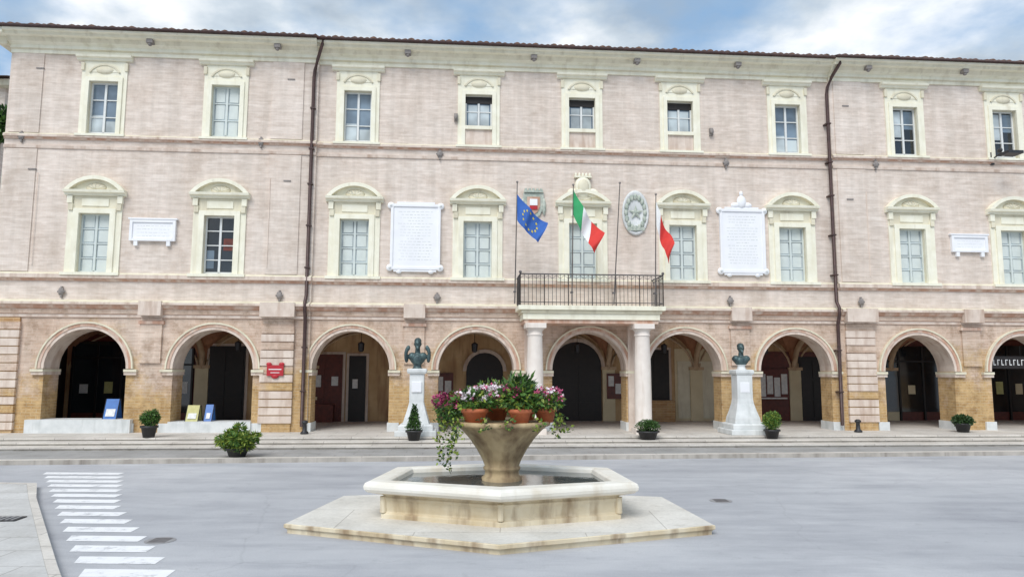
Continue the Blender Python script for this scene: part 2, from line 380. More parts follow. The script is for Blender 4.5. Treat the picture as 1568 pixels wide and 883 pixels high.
for i in range(len(AC)-1):
    c=(AC[i]+AC[i+1])/2
    if i in (1,): c=-7.6
    if i==6: c=12.0
    if i in (3,4): continue
    o=off(c); hw=.33
    if i in (1,6):
        z=FL+.28; h=.26; w=.52
        while z+h<3.9:
            tr.box(c-w,c+w,o-.10,o+.02,z,z+h-.035,'pinkstone' if random.random()<.6 else 'brick_low'); z+=h
        tr.box(c-w+.03,c+w-.03,o-.06,o+.02,FL,3.93,'brick_low')
        tr.box(c-w-.03,c+w+.03,o-.31,o+.02,3.99,4.45,'pinkstone')
        for (z0,z1) in ((5.4,9.4),(9.95,12.70)):
            tr.box(c-w,c+w,o-.035,o+.02,z0,z1,'brick')
    else:
        tr.box(c-hw,c+hw,o-.07,o+.02,2.5,3.93,'brick_low')
        tr.box(c-hw-.06,c+hw+.06,o-.12,o+.02,3.74,3.84,'terra')
        tr.box(c-hw-.02,c+hw+.02,o-.30,o+.02,4.0,4.46,'pinkstone')
z=FL+.1
while z+.26<3.9:
    tr.box(UL+.02,UL+1.0,-.23,-.1,z,z+.225,'pinkstone' if random.random()<.6 else 'brick_low'); z+=.26
tr.box(UL+.05,UL+.97,-.19,-.1,FL,3.92,'brick_orange')
for (z0,z1) in ((5.4,9.4),(9.95,12.70)): tr.box(UL+.1,UL+1.05,-.155,-.1,z0,z1,'brick')
for c in AC:
    o=off(c)
    for sg in (-1,1):
        x=c+sg*AR; w=.34
        x0,x1=(x-w,x+.035) if sg<0 else (x-.035,x+w)
        tr.box(x0,x1,o-.09,.79,SP-.20,SP-.10,'pinkstone')
        tr.box(x0-.02*(sg<0),x1+.02*(sg>0),o-.13,.81,SP-.10,SP-.02,'cream2')
        tr.box(x0,x1,o-.07,.79,FL-.1,FL+.28,'marble_w')
    n=24
    for (r0,r1,pr,k) in ((AR+.0,AR+.09,.05,'pinkstone'),(AR+.09,AR+.18,.07,'terra'),(AR+.18,AR+.23,.10,'cream2')):
        for t in range(n):
            A=[math.pi*t/n,math.pi*(t+1)/n]
            def p(r,a,y): return (c-r*math.cos(a),y,SP+r*math.sin(a))
            tr.quad([p(r0,A[0],o-pr),p(r0,A[1],o-pr),p(r1,A[1],o-pr),p(r1,A[0],o-pr)],k)
            tr.quad([p(r1,A[0],o-pr),p(r1,A[1],o-pr),p(r1,A[1],o),p(r1,A[0],o)],k)
            tr.quad([p(r0,A[0],o-pr),p(r0,A[0],o+.01),p(r0,A[1],o+.01),p(r0,A[1],o-pr)],k)
tr.box(AC[0]-AR-.35,AC[0]+AR+.3,-.33,.5,.2,.74,'marble_w'); tr.box(AC[1]-AR-.02,AC[1]+AR+.02,-.26,.5,.2,.66,'marble_w')
# small fittings under the eaves
for u in (-12.0,-7.9,-3.6,.7,4.3,7.9,12.6,16.2,20.0):
    tr.box(u-.10,u+.10,off(u)-.50,off(u)-.3,12.93,13.05,'greystone'); tr.ball((u,off(u)-.42,12.90),(.07,.07,.06),'greystone',8,6)
tr.build('cornices_and_trim',hall)
# ---- window surrounds
ws=MB()
def arc_mold(c,z0,hw,rise,o,out,th,k):
    R=(hw*hw+rise*rise)/(2*rise); a=math.asin(hw/R); n=12; zc=z0+rise-R
    for t in range(n):
        A=[-a+2*a*t/n,-a+2*a*(t+1)/n]
        def p(r,an,y): return (c+r*math.sin(an),y,zc+r*math.cos(an))
        ws.quad([p(R-th,A[0],o-out),p(R-th,A[1],o-out),p(R,A[1],o-out),p(R,A[0],o-out)],k)
        ws.quad([p(R,A[0],o-out),p(R,A[1],o-out),p(R,A[1],o),p(R,A[0],o)],k)
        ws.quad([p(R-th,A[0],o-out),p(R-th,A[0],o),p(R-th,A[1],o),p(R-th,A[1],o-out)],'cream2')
        ws.quad([(p(R-th,A[0],o)[0],o-.05,z0),(p(R-th,A[1],o)[0],o-.05,z0),p(R-th,A[1],o-.05),p(R-th,A[0],o-.05)],'cream')
for i,c in enumerate(WC):
    o=off(c)
    for s_ in (-1,1):
        def bx(a,b,*r):
            x0,x1=sorted((c+s_*a,c+s_*b)); ws.box(x0,x1,*r)
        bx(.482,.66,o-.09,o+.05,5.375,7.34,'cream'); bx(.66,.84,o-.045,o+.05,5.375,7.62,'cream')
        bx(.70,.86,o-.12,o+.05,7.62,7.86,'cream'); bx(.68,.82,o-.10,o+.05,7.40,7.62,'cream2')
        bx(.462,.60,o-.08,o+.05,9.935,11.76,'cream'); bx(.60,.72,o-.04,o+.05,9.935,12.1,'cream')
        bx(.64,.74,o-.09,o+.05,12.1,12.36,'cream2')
    ws.box(c-.66,c+.66,o-.088,o+.05,7.302,7.46,'cream')
    ws.box(c-.68,c+.68,o-.04,o+.05,7.46,7.86,'cream2')
    ws.box(c-.42,c+.42,o-.065,o+.0,7.54,7.78,'cream')
    ws.prof(c-.95,c+.95,[(0,7.86),(.12,7.88),(.14,7.94),(.24,7.96),(.26,8.04),(0,8.06)],'cream',o)
    arc_mold(c,8.05,.92,.46 if i!=4 else .40,o,.24,.12,'cream')
    ws.ball((c,o-.04,8.14),(.34,.10,.17),'cream2',10,6)
    for q in range(5):
        a=math.pi*(.18+.16*q); ws.tube([(c+.06*math.cos(a),o-.13,8.1),(c+.30*math.cos(a),o-.10,8.1+.17*math.sin(a))],.022,'cream',5)
    ws.box(c-.60,c+.60,o-.078,o+.05,11.742,11.88,'cream')
    ws.box(c-.66,c+.66,o-.035,o+.05,11.88,12.42,'cream')
    ws.ball((c,o-.035,12.12),(.30,.07,.13),'cream2',12,6)
    arc_mold(c,12.05,.50,.28,o,.08,.05,'cream2')
    ws.prof(c-.88,c+.88,[(0,12.42),(.10,12.44),(.13,12.5),(.20,12.52),(.22,12.59),(0,12.61)],'cream',o)
    ws.box(c-.9,c+.9,o-.17,o+.05,5.28,5.374,'cream'); ws.box(c-.78,c+.78,o-.15,o+.05,9.86,9.934,'cream')
    if i in (3,4,5): ws.box(c-.458,c+.458,o-.03,o+.05,9.936,10.50,'pinkstone'); ws.box(c-.461,c+.461,o-.1,o+.2,10.50,10.62,'cream')
ws.build('window_surrounds',hall)
# ---- windows
wn=MB()
kind1=['pale','open','pale','pale','pale','pale','pale','pale2','pale2','pale']
kind2=['glass','pale','glass2','half','half','half','glass2','dark','dark','glass2']
for (x0,x1,z0,z1,fl,i) in wins:
    o=off((x0+x1)/2); y=o+.17; k=(kind1 if fl==1 else kind2)[i]; cx=(x0+x1)/2
    g={'pale':'gpale','pale2':'gpale','open':'gdark','glass':'gblue','glass2':'gblue','half':'gblue','dark':'gdark'}[k]
    wn.quad([(x0,y,z0),(x1,y,z0),(x1,y,z1),(x0,y,z1)],g)
    fw=.05
    fk='shutter' if k.startswith('pale') else 'wframe'
    for a,b,c_,d in ((x0,x0+fw,z0,z1),(x1-fw,x1,z0,z1),(cx-.035,cx+.035,z0+fw,z1-fw),(x0+fw,x1-fw,z1-fw,z1),(x0+fw,x1-fw,z0,z0+fw+.03)):
        wn.box(a,b,y-.05,y+.02,c_,d,fk)
    nb=4 if fl==1 else 3
    if k=='half': nb=2
    for q in range(1,nb):
        zz=z0+(z1-z0)*q/nb; wn.box(x0+fw,x1-fw,y-.035,y+.02,zz-.016,zz+.016,fk)
    if k.startswith('pale'):
        for a,b in ((x0+.1,cx-.075),(cx+.075,x1-.1)):
            for q in range(nb):
                za=z0+(z1-z0)*q/nb+.06; wn.box(a,b,y-.018,y+.01,za,za+(z1-z0)/nb-.1,'shutter')
    if k in('glass','glass2'):
        wn.box(x0+.06,cx-.05,y-.01,y+.01,z0+.1,z0+(z1-z0)*.38,'gpale'); wn.box(cx+.05,x1-.06,y-.01,y+.01,z0+.1,z0+(z1-z0)*random.uniform(.25,.42),'gpale')
    if k=='dark':
        wn.box(x0+.06,cx-.05,y-.01,y+.01,z0+.7,z1-.1,'gpale'); wn.box(cx+.05,x1-.06,y-.01,y+.01,z0+1.0,z1-.1,'gblue')
    if k=='half':
        wn.box(x0+.0,x1,y-.052,y+.0,z1-.26,z1-.02,'dark')
        wn.box(x0+.1,cx-.05,y-.012,y+.01,z0+.1,z1-.31,'gpale'); wn.box(cx+.05,x1-.1,y-.012,y+.01,z0+.1,z1-.31,'gpale')
    if k=='open':
        wn.box(x0+.06,x0+.3,y-.01,y+.01,z0+.2,z0+.8,'gblue'); wn.box(cx+.1,x1-.08,y-.01,y+.01,z0+.8,z0+1.2,'reddoor')
wn.build('windows',hall)
# ---- roof
rf=MB()
per=.21; nu=int((UR-UL+1.4)/per*4)
def rz(u): return .05*abs(math.sin(math.pi*(u/per)))
sl=math.tan(math.radians(17))
us=[UL-.68+per*q/4 for q in range(nu+1)]
ZR=13.385+EZ
for a in range(len(us)-1):
    u0,u1=us[a],us[a+1]
    if u0>UR+.6: break
    y0=(-.78 if off((u0+u1)/2)<0 else -.68)+.02*math.sin(int((u0+50)/per+.01)*7.3); y1=6.2
    jz=.018*math.sin(int((u0+50)/per+.01)*4.1)
    A=(u0,y0,ZR+.06+jz+rz(u0));B=(u1,y0,ZR+.06+jz+rz(u1));C=(u1,y1,ZR+.06+rz(u1)+(y1-y0)*sl);Dd=(u0,y1,ZR+.06+rz(u0)+(y1-y0)*sl)
    rf.quad([A,B,C,Dd],'tile')
    rf.quad([(u0,y0,ZR),(u1,y0,ZR),B,A],'tile')
    rf.quad([(u0,y0,ZR),(u0,0.2,ZR),(u1,.2,ZR),(u1,y0,ZR)],'tile')
rf.quad([(UL-.68,6.2,15.4),(UR,6.2,15.4),(UR,12.7,13.3),(UL-.68,12.7,13.3)],'tile')
rf.quad([(UL-.55,-.7,13.25),(UL-.55,12,13.25),(UL-.55,6.2,15.4)],'brick')
rf.build('tiled_roof',hall)
gp=MB()
for a,b in secs:
    o=off((a+b)/2); gp.tube([(a-(.6 if a==UL else 0),o-.68,13.40+EZ),(b,o-.68,13.40+EZ)],.05,'pipe',8)
for u in (-6.74,11.20):
    gp.tube([(u+.34,-.66,13.26),(u+.32,-.62,13.1),(u+.14,-.36,12.7),(u+.03,-.22,12.35),(u,-.2,12.1),(u,-.2,4.7),(u,-.36,4.48),(u,-.36,4.25),(u,-.22,3.9),(u,-.2,.5)],.058,'pipe',8)
    for z in (11,9.6,8.4,7,5.6,3,1.6): gp.box(u-.085,u+.085,-.27,.0,z,z+.045,'pipe')
gp.build('gutters_and_downpipes',hall)
# ---- plaques
def plaque(name,x0,x1,z0,z1,big,crest=False):
    m=MB(); o=off((x0+x1)/2)
    m.box(x0,x1,o-.07,o+.02,z0,z1,'marble'); t=.09
    for a,b,c_,d in ((x0,x0+t,z0,z1),(x1-t,x1,z0,z1),(x0+t,x1-t,z0,z0+t),(x0+t,x1-t,z1-t,z1)):
        m.box(a,b,o-.11,o-.06,c_,d,'marble')
    if big:
        for x in (x0,x1):
            for z in (z0+.06,z1-.06,):
                m.ball((x,o-.07,z),(.12,.06,.12),'marble',12,8); m.ball((x,o-.12,z),(.05,.03,.05),'marble_w',8,6)
        m.box(x0+.2,x1-.2,o-.09,o,z1,z1+.07,'marble'); m.box(x0+.12,x1-.12,o-.09,o,z0-.07,z0,'marble')
        for x in (x0+.3,x1-.3): m.ball((x,o-.06,z0-.06),(.1,.05,.08),'marble')
        nl=17
        for q in range(nl):
            zz=z1-.26-(z1-z0-.5)*q/nl; w=(x1-x0)/2-.24-random.random()*.12
            if q in (3,9): w*=.5
            c=(x0+x1)/2; x=c-w
            while x<c+w:
                l=random.uniform(.05,.16); m.box(x,min(x+l,c+w),o-.0725,o-.06,zz-.011,zz+.011,'marble_w'); x+=l+.035
        if crest:
            c=(x0+x1)/2; m.ball((c,o-.08,z1+.26),(.17,.08,.23),'marble'); m.ball((c-.22,o-.06,z1+.14),(.16,.06,.10),'marble'); m.ball((c+.22,o-.06,z1+.14),(.16,.06,.10),'marble'); m.ball((c,o-.06,z1+.55),(.07,.06,.1),'marble')
    else:
        for x in (x0+.15,x1-.27): m.box(x,x+.12,o-.1,o+.02,z0-.16,z0,'marble')
        m.box(x0-.05,x1+.05,o-.13,o+.02,z1,z1+.05,'marble')
        for q in range(4):
            zz=z1-.2-.11*q; x=x0+.22
            while x<x1-.25:
                l=random.uniform(.05,.14); m.box(x,x+l,o-.0725,o-.06,zz-.01,zz+.01,'marble_w'); x+=l+.03
    m.build(name,hall,bevel=.01)
plaque('large_marble_plaque',-4.08,-2.42,5.62,7.84,True)
plaque('crested_marble_plaque',7.2,8.8,5.66,7.9,True,True)
plaque('small_marble_plaque',-12.42,-10.98,6.42,7.12,False)
plaque('small_marble_plaque_right',15.52,16.86,6.5,7.1,False)
# ---- emblems
em=MB()
c,z=4.25,7.7
em.lathe(0,0,[(.0,0),(.52,0),(.55,.04),(.5,.09),(.46,.05),(.0,.05)],'marble_w',28)
eo=em.build('oval_republic_emblem',hall); eo.rotation_euler=(math.pi/2,0,0); eo.location=(c,-.0,z); eo.scale=(.86,1.45,1)
e2=MB()
for t in range(16):
    a=2*math.pi*t/16
    e2.ball((c+.33*math.cos(a),-.07,z+.55*math.sin(a)),(.07,.04,.12),'emblem',6,5)
for t in range(5):
    a=math.pi/2+2*math.pi*t/5
    e2.quad([(c,-.13,z),(c+.1*math.cos(a-.62),-.09,z+.1*math.sin(a-.62)),(c+.28*math.cos(a),-.09,z+.28*math.sin(a)),(c+.1*math.cos(a+.62),-.09,z+.1*math.sin(a+.62))],'emblem')
e2.box(c-.3,c+.3,-.1,-.05,z-.62,z-.5,'emblem'); e2.build('emblem_relief',hall)
e3=MB(); c,z=.72,7.9
sh=[(-.28,.35),(.28,.35),(.28,-.05),(.17,-.3),(0,-.42),(-.17,-.3),(-.28,-.05)]
e3.quad([(c+x*1.25,-.06,z+y*1.2) for x,y in sh][::-1],'emblem'); e3.quad([(c+x*.8,-.09,z+y*.8) for x,y in sh][::-1],'terra')
e3.box(c-.13,c+.13,-.115,-.05,z-.02,z+.2,'marble'); e3.box(c-.13,c+.13,-.12,-.05,z-.16,z-.04,'red'); e3.box(c-.33,c+.33,-.12,0,z+.43,z+.5,'emblem')
for q in range(5): e3.box(c-.3+.13*q,c-.22+.13*q,-.11,0,z+.5,z+.57,'emblem')
for s_ in (-1,1): e3.ball((c+s_*.36,-.05,z-.05),(.07,.05,.3),'emblem',8,6)
e3.build('town_coat_of_arms',hall)
e4=MB(); c,z=2.42,8.55
e4.ball((c,-.1,z),(.30,.12,.38),'cream'); e4.ball((c,-.18,z),(.2,.08,.27),'cream2')
e4.ball((c-.33,-.08,z-.2),(.22,.08,.16),'cream'); e4.ball((c+.33,-.08,z-.2),(.22,.08,.16),'cream')
for q in range(5): e4.ball((c-.24+.12*q,-.1,z+.42),(.05,.05,.09),'cream',6,5)
e4.box(c-.3,c+.3,-.16,0,z+.33,z+.38,'cream')
e4.build('cartouche',hall)
# ---- tie-rod plates
an=MB()
for u,z in ((-8.4,9.82),(-2.48,9.6),(7.5,9.55),(-16.0,9.8),(12.9,9.6),(-14.4,4.75),(-7.6,4.7),(-2.5,4.7),(7.5,4.7),(12.1,4.7)):
    o=off(u)-.05
    an.box(u-.025,u+.025,o-.03,o+.06,z-.2,z+.17,'greystone'); an.ball((u,o-.03,z),(.10,.04,.10),'greystone',10,6)
    for q in range(6):
        a=q*math.pi/3; an.ball((u+.09*math.cos(a),o-.02,z+.09*math.sin(a)),(.04,.03,.04),'greystone',6,4)
for u,z in ((-1.95,10.9),(7.0,10.65)):
    an.box(u-.06,u+.06,-.1,.0,z-.13,z+.13,'greystone'); an.ball((u,-.13,z),(.07,.07,.11),'greystone',8,6)
for u in (-15.4,-8.05,12.5): an.tube([(u,off(u)-.05,8.6),(u,off(u)-.05,5.6)],.010,'pinkstone',5)
for u,z in ((-15.6,8.7),(-15.6,12.1),(-7.5,8.5),(-7.5,12.0),(11.9,8.3),(11.9,11.7)): an.box(u-.12,u+.12,off(u)-.06,off(u),z,z+.04,'greystone')
an.build('wall_tie_plates',hall)
# ---- balcony
bl=MB(); b0,b1,by=.16,4.78,-1.35
bl.box(b0+.1,b1-.1,by+.05,0,3.92,4.12,'cream'); bl.box(b0+.04,b1-.04,by,0,4.12,4.22,'cream2'); bl.box(b0-.06,b1+.06,by-.08,0,4.22,4.36,'cream')
bl.box(b0+.14,b1-.14,by+.1,0,3.80,3.92,'terra')
for cx in (.66,4.14):
    cy=-1.08
    bl.box(cx-.33,cx+.33,cy-.33,cy+.33,FL-.05,.5,'column')
    bl.lathe(cx,cy,[(.31,.5),(.32,.56),(.29,.62),(.265,.66),(.27,1.4),(.262,2.4),(.235,3.4),(.26,3.42),(.26,3.46),(.24,3.48),(.24,3.56),(.31,3.64)],'column',28)
    bl.box(cx-.33,cx+.33,cy-.33,cy+.33,3.64,3.80,'column')
    bl.box(cx-.24,cx+.24,-.12,.02,FL,3.8,'pinkstone')
bl.build('balcony_portal',hall,bevel=.008)
rl=MB(); zt=5.36
def rail(p,q,n):
    p=Vector(p);q=Vector(q)
    rl.tube([p+Vector((0,0,zt)),q+Vector((0,0,zt))],.022,'rail',6); rl.tube([p+Vector((0,0,4.46)),q+Vector((0,0,4.46))],.014,'rail',6)
    for i in range(n+1):
        r=p.lerp(q,i/n); rl.tube([r+Vector((0,0,4.36)),r+Vector((0,0,zt))],.0085 if i%6 else .018,'rail',5)
        if i%2==0 and i<n:
            m_=p.lerp(q,(i+1)/n); rl.tube([r+Vector((0,0,zt-.14)),m_+Vector((0,0,zt-.04)),p.lerp(q,min(1,(i+2)/n))+Vector((0,0,zt-.14))],.006,'rail',4)
rail((b0,by-.02,0),(b1,by-.02,0),36); rail((b0,by-.02,0),(b0,-.05,0),10); rail((b1,by-.02,0),(b1,-.05,0),10)
for x in (b0,b1): rl.ball((x,by-.02,zt+.06),.05,'rail',8,6)
rl.build('balcony_railing',hall)
# ---- flags
def flagpole(name,u,ztop,lean=0.0):
    m=MB(); y=by-.08
    m.tube([(u,y,4.4),(u+lean,y-.12,ztop)],[.022,.015],'greystone',7); m.ball((u+lean,y-.12,ztop+.04),.04,'greystone',8,6); m.box(u-.04,u+.04,y-.03,y+.08,4.75,4.8,'rail')
    return m.build(name,None,FO,ANG)
def flag(name,parent,u,zt_,fly,hoist,drop,cols,stars=False,fold=.09,ph=0):
    m=MB(); y=by-.2; nx,nz=28,18
    def P(s,t):
        x=u+fly*s*(1-.25*t)+.05*math.sin(s*7+t*3+ph)*s+.03*math.sin(6*s+ph)*s
        z=zt_-hoist*t*(1-.25*s)-drop*(s**.85)
        yy=y+fold*math.sin(s*9+t*2.2+ph)*min(1,s*3)-.1*s+.03*math.sin(s*23+t*4)*s
        return (x,yy,z)
    for i in range(nx):
        for j in range(nz):
            s0,s1=i/nx,(i+1)/nx;t0,t1=j/nz,(j+1)/nz
            m.quad([P(s0,t0),P(s0,t1),P(s1,t1),P(s1,t0)],cols(s0+.5/nx,t0+.5/nz),True)
    if stars:
        for q in range(12):
            a=2*math.pi*q/12; s,t=.5+.27*math.cos(a),.5+.33*math.sin(a); p=Vector(P(s,t))
            ex=(Vector(P(s+.02,t))-p).normalized(); ez=(Vector(P(s,t-.02))-p).normalized(); nn=ex.cross(ez).normalized()
            for sg in (-1,1):
                pts=[]
                for w in range(10):
                    r=.055 if w%2==0 else .023; an_=math.pi/2+math.pi*w/5; pts.append(p+nn*.012*sg+ex*r*math.cos(an_)+ez*r*math.sin(an_))
                m.quad(pts,'eustar')
    return m.build(name,parent)
p1=flagpole('flagpole',-.02,8.25,.06); flag('european_flag',p1,.04,7.9,.92,.85,.95,lambda s,t:'eu',True,ph=.5)
p2=flagpole('flagpole',1.80,8.2,.05); flag('italian_flag',p2,1.85,8.1,.90,.85,1.45,lambda s,t:'fgreen' if s<.34 else ('fwhite' if s<.67 else 'fred'),False,.11,1.2)
p3=flagpole('flagpole',3.15,8.3,.22)
p4=flagpole('flagpole',4.5,7.95,.05); flag('red_and_white_flag',p4,4.55,7.8,.50,.85,1.45,lambda s,t:'fwhite' if s<.30 else 'fred',False,.10,2.5)
# ------------------------------------------------------------------ ground
def groundmat():
    m,nt,b=newmat('piazza_paving')
    v=coords(nt); f=noise(nt,v,.14,9,.65)
    col=ramp(nt,f,[(.34,(.37,.375,.395)),(.50,(.45,.455,.47)),(.64,(.54,.54,.55))])
    f2=noise(nt,v,60,3,.7); s=ramp(nt,f2,[(.35,(.84,.84,.84)),(.65,(1.07,1.07,1.07))]); col=mixc(nt,.8,col,s,'MULTIPLY')
    f3=noise(nt,coords(nt,(.4,1.6,1)),.9,8,.7); s=ramp(nt,f3,[(.38,(.82,.82,.84)),(.56,(1.02,1.02,1.02))]); col=mixc(nt,.85,col,s,'MULTIPLY')
    f4=noise(nt,coords(nt,(1,1,1)),3.5,6,.75); s=ramp(nt,f4,[(.30,(.76,.76,.76)),(.42,(1,1,1))]); col=mixc(nt,.7,col,s,'MULTIPLY')
    f5=noise(nt,coords(nt,(1,1,1)),11,4,.6); s=ramp(nt,f5,[(.24,(.55,.55,.55)),(.30,(1,1,1))]); col=mixc(nt,.6,col,s,'MULTIPLY')
    vo=N(nt,'ShaderNodeTexVoronoi',feature='DISTANCE_TO_EDGE'); vo.inputs['Scale'].default_value=.25
    nz=N(nt,'ShaderNodeTexNoise'); nz.inputs['Scale'].default_value=1.2; nz.inputs['Detail'].default_value=6; nt.links.new(v,nz.inputs['Vector'])
    mv=mixc(nt,.3,v,nz.outputs['Color']); nt.links.new(mv,vo.inputs['Vector'])
    cr=ramp(nt,vo.outputs['Distance'],[(.0,(.70,.70,.70)),(.003,(1,1,1))]); col=mixc(nt,.3,col,cr,'MULTIPLY')
    nt.links.new(col,b.inputs['Base Color']); b.inputs['Roughness'].default_value=.75
    bump(nt,b,f2,.004,.4); return m
M['ground']=groundmat()
def slabmat(name,c1,c2,w,h,mort,rot=0):
    m,nt,b=newmat(name); tc=N(nt,'ShaderNodeTexCoord'); mp=N(nt,'ShaderNodeMapping'); mp.inputs['Rotation'].default_value[2]=rot
    nt.links.new(tc.outputs['Object'],mp.inputs[0]); br=N(nt,'ShaderNodeTexBrick'); br.inputs['Scale'].default_value=1
    br.inputs['Brick Width'].default_value=w; br.inputs['Row Height'].default_value=h; br.inputs['Mortar Size'].default_value=.008
    br.inputs['Color1'].default_value=c4(c1); br.inputs['Color2'].default_value=c4(c2); br.inputs['Mortar'].default_value=c4(mort)
    nt.links.new(mp.outputs[0],br.inputs['Vector']); v=coords(nt)
    s=ramp(nt,noise(nt,v,1.1,7,.65),[(.35,(.80,.79,.77)),(.62,(1.05,1.05,1.05))]); col=mixc(nt,.8,br.outputs['Color'],s,'MULTIPLY')
    s=ramp(nt,noise(nt,v,25,3,.65),[(.35,(.9,.9,.9)),(.62,(1.03,1.03,1.03))]); col=mixc(nt,.8,col,s,'MULTIPLY')
    s=ramp(nt,noise(nt,v,5,7,.7),[(.28,(.72,.70,.66)),(.42,(1,1,1))]); col=mixc(nt,.8,col,s,'MULTIPLY')
    nt.links.new(col,b.inputs['Base Color']); b.inputs['Roughness'].default_value=.75; return m
M['slab']=slabmat('step_stone',(.68,.64,.58),(.60,.56,.51),1.4,.62,(.34,.31,.28))
M['slab2']=slabmat('sidewalk_stone',(.38,.37,.36),(.34,.335,.325),.9,.5,(.25,.24,.23))
M['riser']=plain('step_riser',(.50,.46,.41),(.34,.31,.27),2.5,.8,streak=(.24,.21,.18),sa=.5)
M['slab3']=slabmat('platform_stone',(.70,.67,.61),(.66,.63,.57),2.3,1.55,(.46,.43,.38))
M['slab4']=slabmat('corner_slab_stone',(.60,.59,.57),(.54,.53,.51),1.1,.7,(.34,.32,.30))
g=MB(); g.quad([(-250,-150,0),(250,-150,0),(250,350,0),(-250,350,0)],'ground'); g.build('ground')
def prism(m,pts,z0,z1,kt,ks):
    m.quad([(x,y,z1) for x,y in pts],kt)
    n=len(pts)
    for i in range(n):
        a,b=pts[i],pts[(i+1)%n]; m.quad([(a[0],a[1],z0),(b[0],b[1],z0),(b[0],b[1],z1),(a[0],a[1],z1)],ks)
st=MB(); prism(st,[(UL-6,-2.0),(UR+3,-2.0),(UR+3,12),(UL-6,12)],-.1,.33,'slab','riser'); st.box(UL-6,UR+3,-2.03,-1.7,.285,.334,'slab'); st.build('portico_floor_pavement',None,FO,ANG)
st=MB()
for y0,y1,z in ((-2.6,-2.0,.255),(-3.2,-2.6,.18)):
    prism(st,[(UL-6,y0),(UR+3,y0),(UR+3,y1),(UL-6,y1)],-.1,z,'slab','riser'); st.box(UL-6,UR+3,y0-.03,y0+.3,z-.035,z+.003,'slab')
st.build('stone_steps',None,FO,ANG,bevel=.006)
sw=MB()
prism(sw,[(-26,-5.55),(28,-3.95),(28,-3.2),(-26,-3.2)],-.1,.10,'slab2','slab')
sw.build('sidewalk_pavement',None,FO,ANG)
kb=MB(); prism(kb,[(-26,-5.80),(28,-4.20),(28,-3.955),(-26,-5.555)],-.1,.112,'slab','riser'); kb.build('sidewalk_kerb',None,FO,ANG)
pv=MB(); prism(pv,[(-3.5,6.0),(-5.25,8.4),(-8.35,12.75),(-9.35,14.2),(-20,14.9),(-20,6)],-.1,.095,'slab4','riser')
prism(pv,[(-3.36,6.0),(-5.11,8.4),(-8.21,12.75),(-9.25,14.35),(-20,15.05),(-20,14.905),(-9.35,14.205),(-8.352,12.755),(-5.252,8.405),(-3.502,6.0)],-.1,.10,'slab','riser')
pv.build('corner_pavement')
gr=MB(); gr.box(-.5,.5,-.16,.16,0,.012,'iron')
for q in range(12): gr.box(-.46+q*.08,-.42+q*.08,-.13,.13,.012,.02,'cover')
gr.build('drain_grate',None,(-7.75,10.9,.097),.1)
cw=MB()
for i in range(17):
    d=7.2+i*.56; xl=-3.20-(d-6.0)*.70
    w=.98+.10*max(0,i-9)
    cw.quad([(xl,d,.004),(xl+w,d-.02,.004),(xl+w-.03,d+.30,.004),(xl-.12,d+.33,.004)],'white_paint')
cw.build('crosswalk_road_marking')
def manhole(x,y,s,name='manhole_cover'):
    m=MB(); m.lathe(0,0,[(s,.0),(s,.005),(s*.96,.006)],'cover',20,False)
    for q in range(-3,4): m.box(-s*.6,s*.6,q*s*.2-.008,q*s*.2+.008,.005,.009,'rail')
    m.build(name,None,(x,y,.001))
manhole(-4.75,10.05,.2); manhole(3.75,13.2,.2)
# ------------------------------------------------------------------ fountain
FX,FY=-.15,11.55
def poly_ring(m,pts,prof,k):
    n=len(pts); rings=[]
    for o_,z in prof:
        i=len(m.v)
        for x,y in pts:
            l=math.hypot(x,y); m.v.append((x*(l+o_)/l,y*(l+o_)/l,z))
        rings.append(i)
    for a in range(len(rings)-1):
        for j in range(n):
            j2=(j+1)%n; m.f.append((rings[a]+j,rings[a]+j2,rings[a+1]+j2,rings[a+1]+j)); m.m.append(m.mi(k)); m.sm.append(False)
fe=empty('stone_fountain',(FX,FY,0))
pl=MB(); P0=[(0,-2.22),(3.02,-1.03),(2.75,1.25),(0,1.9),(-2.75,1.25),(-3.05,-1.03)]
poly_ring(pl,P0,[(-.03,-.1),(-.02,.05),(.0,.065),(.03,.08),(.03,.125),(.01,.135)],'fstone'); pl.quad([(x*1.003,y*1.003,.135) for x,y in P0],'slab3'); pl.build('platform',fe)
bs=MB(); P1=[(0,-1.20),(1.72,-.62),(1.55,.78),(0,1.25),(-1.55,.78),(-1.72,-.62)]
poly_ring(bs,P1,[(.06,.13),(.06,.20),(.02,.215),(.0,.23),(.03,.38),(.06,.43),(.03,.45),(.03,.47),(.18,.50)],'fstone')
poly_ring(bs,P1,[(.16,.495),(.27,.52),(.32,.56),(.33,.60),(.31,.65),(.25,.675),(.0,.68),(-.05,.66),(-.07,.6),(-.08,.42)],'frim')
for a in range(6):
    x,y=P1[a]; l=math.hypot(x,y); an_=math.atan2(y,x); f=(l+.025)/l
    bs.lathe(x*f,y*f,[(.05,.215),(.05,.42),(.055,.45)],'fstone',8,False,an_)
bs.build('basin',fe,bevel=.014)
wt,nt,b=newmat('fountain_water'); b.inputs['Base Color'].default_value=(.09,.105,.10,1); b.inputs['Roughness'].default_value=.06
v=coords(nt); bump(nt,b,noise(nt,v,6,3),.01,.3); M['water']=wt
wa=MB(); wa.quad([(x*.97,y*.97,.60) for x,y in P1],'water'); wa.build('water',fe)
ur=MB(); ur.lathe(0,0,[(.40,.35),(.40,.50),(.33,.52),(.34,.57),(.31,.60),(.32,.64),(.27,.68),(.265,.74),(.29,.77),(.29,.80),(.27,.82),(.31,.92),(.40,1.08),(.52,1.25),(.63,1.37),(.70,1.43),(.76,1.45),(.77,1.50),(.74,1.52),(.60,1.50)],'urn',40)
ur.build('urn',fe)
pt=MB()
pots=[(-.42,-.34,.2),(.28,-.48,.17),(.68,-.12,.17),(-.1,.35,.2),(.4,.4,.17)]
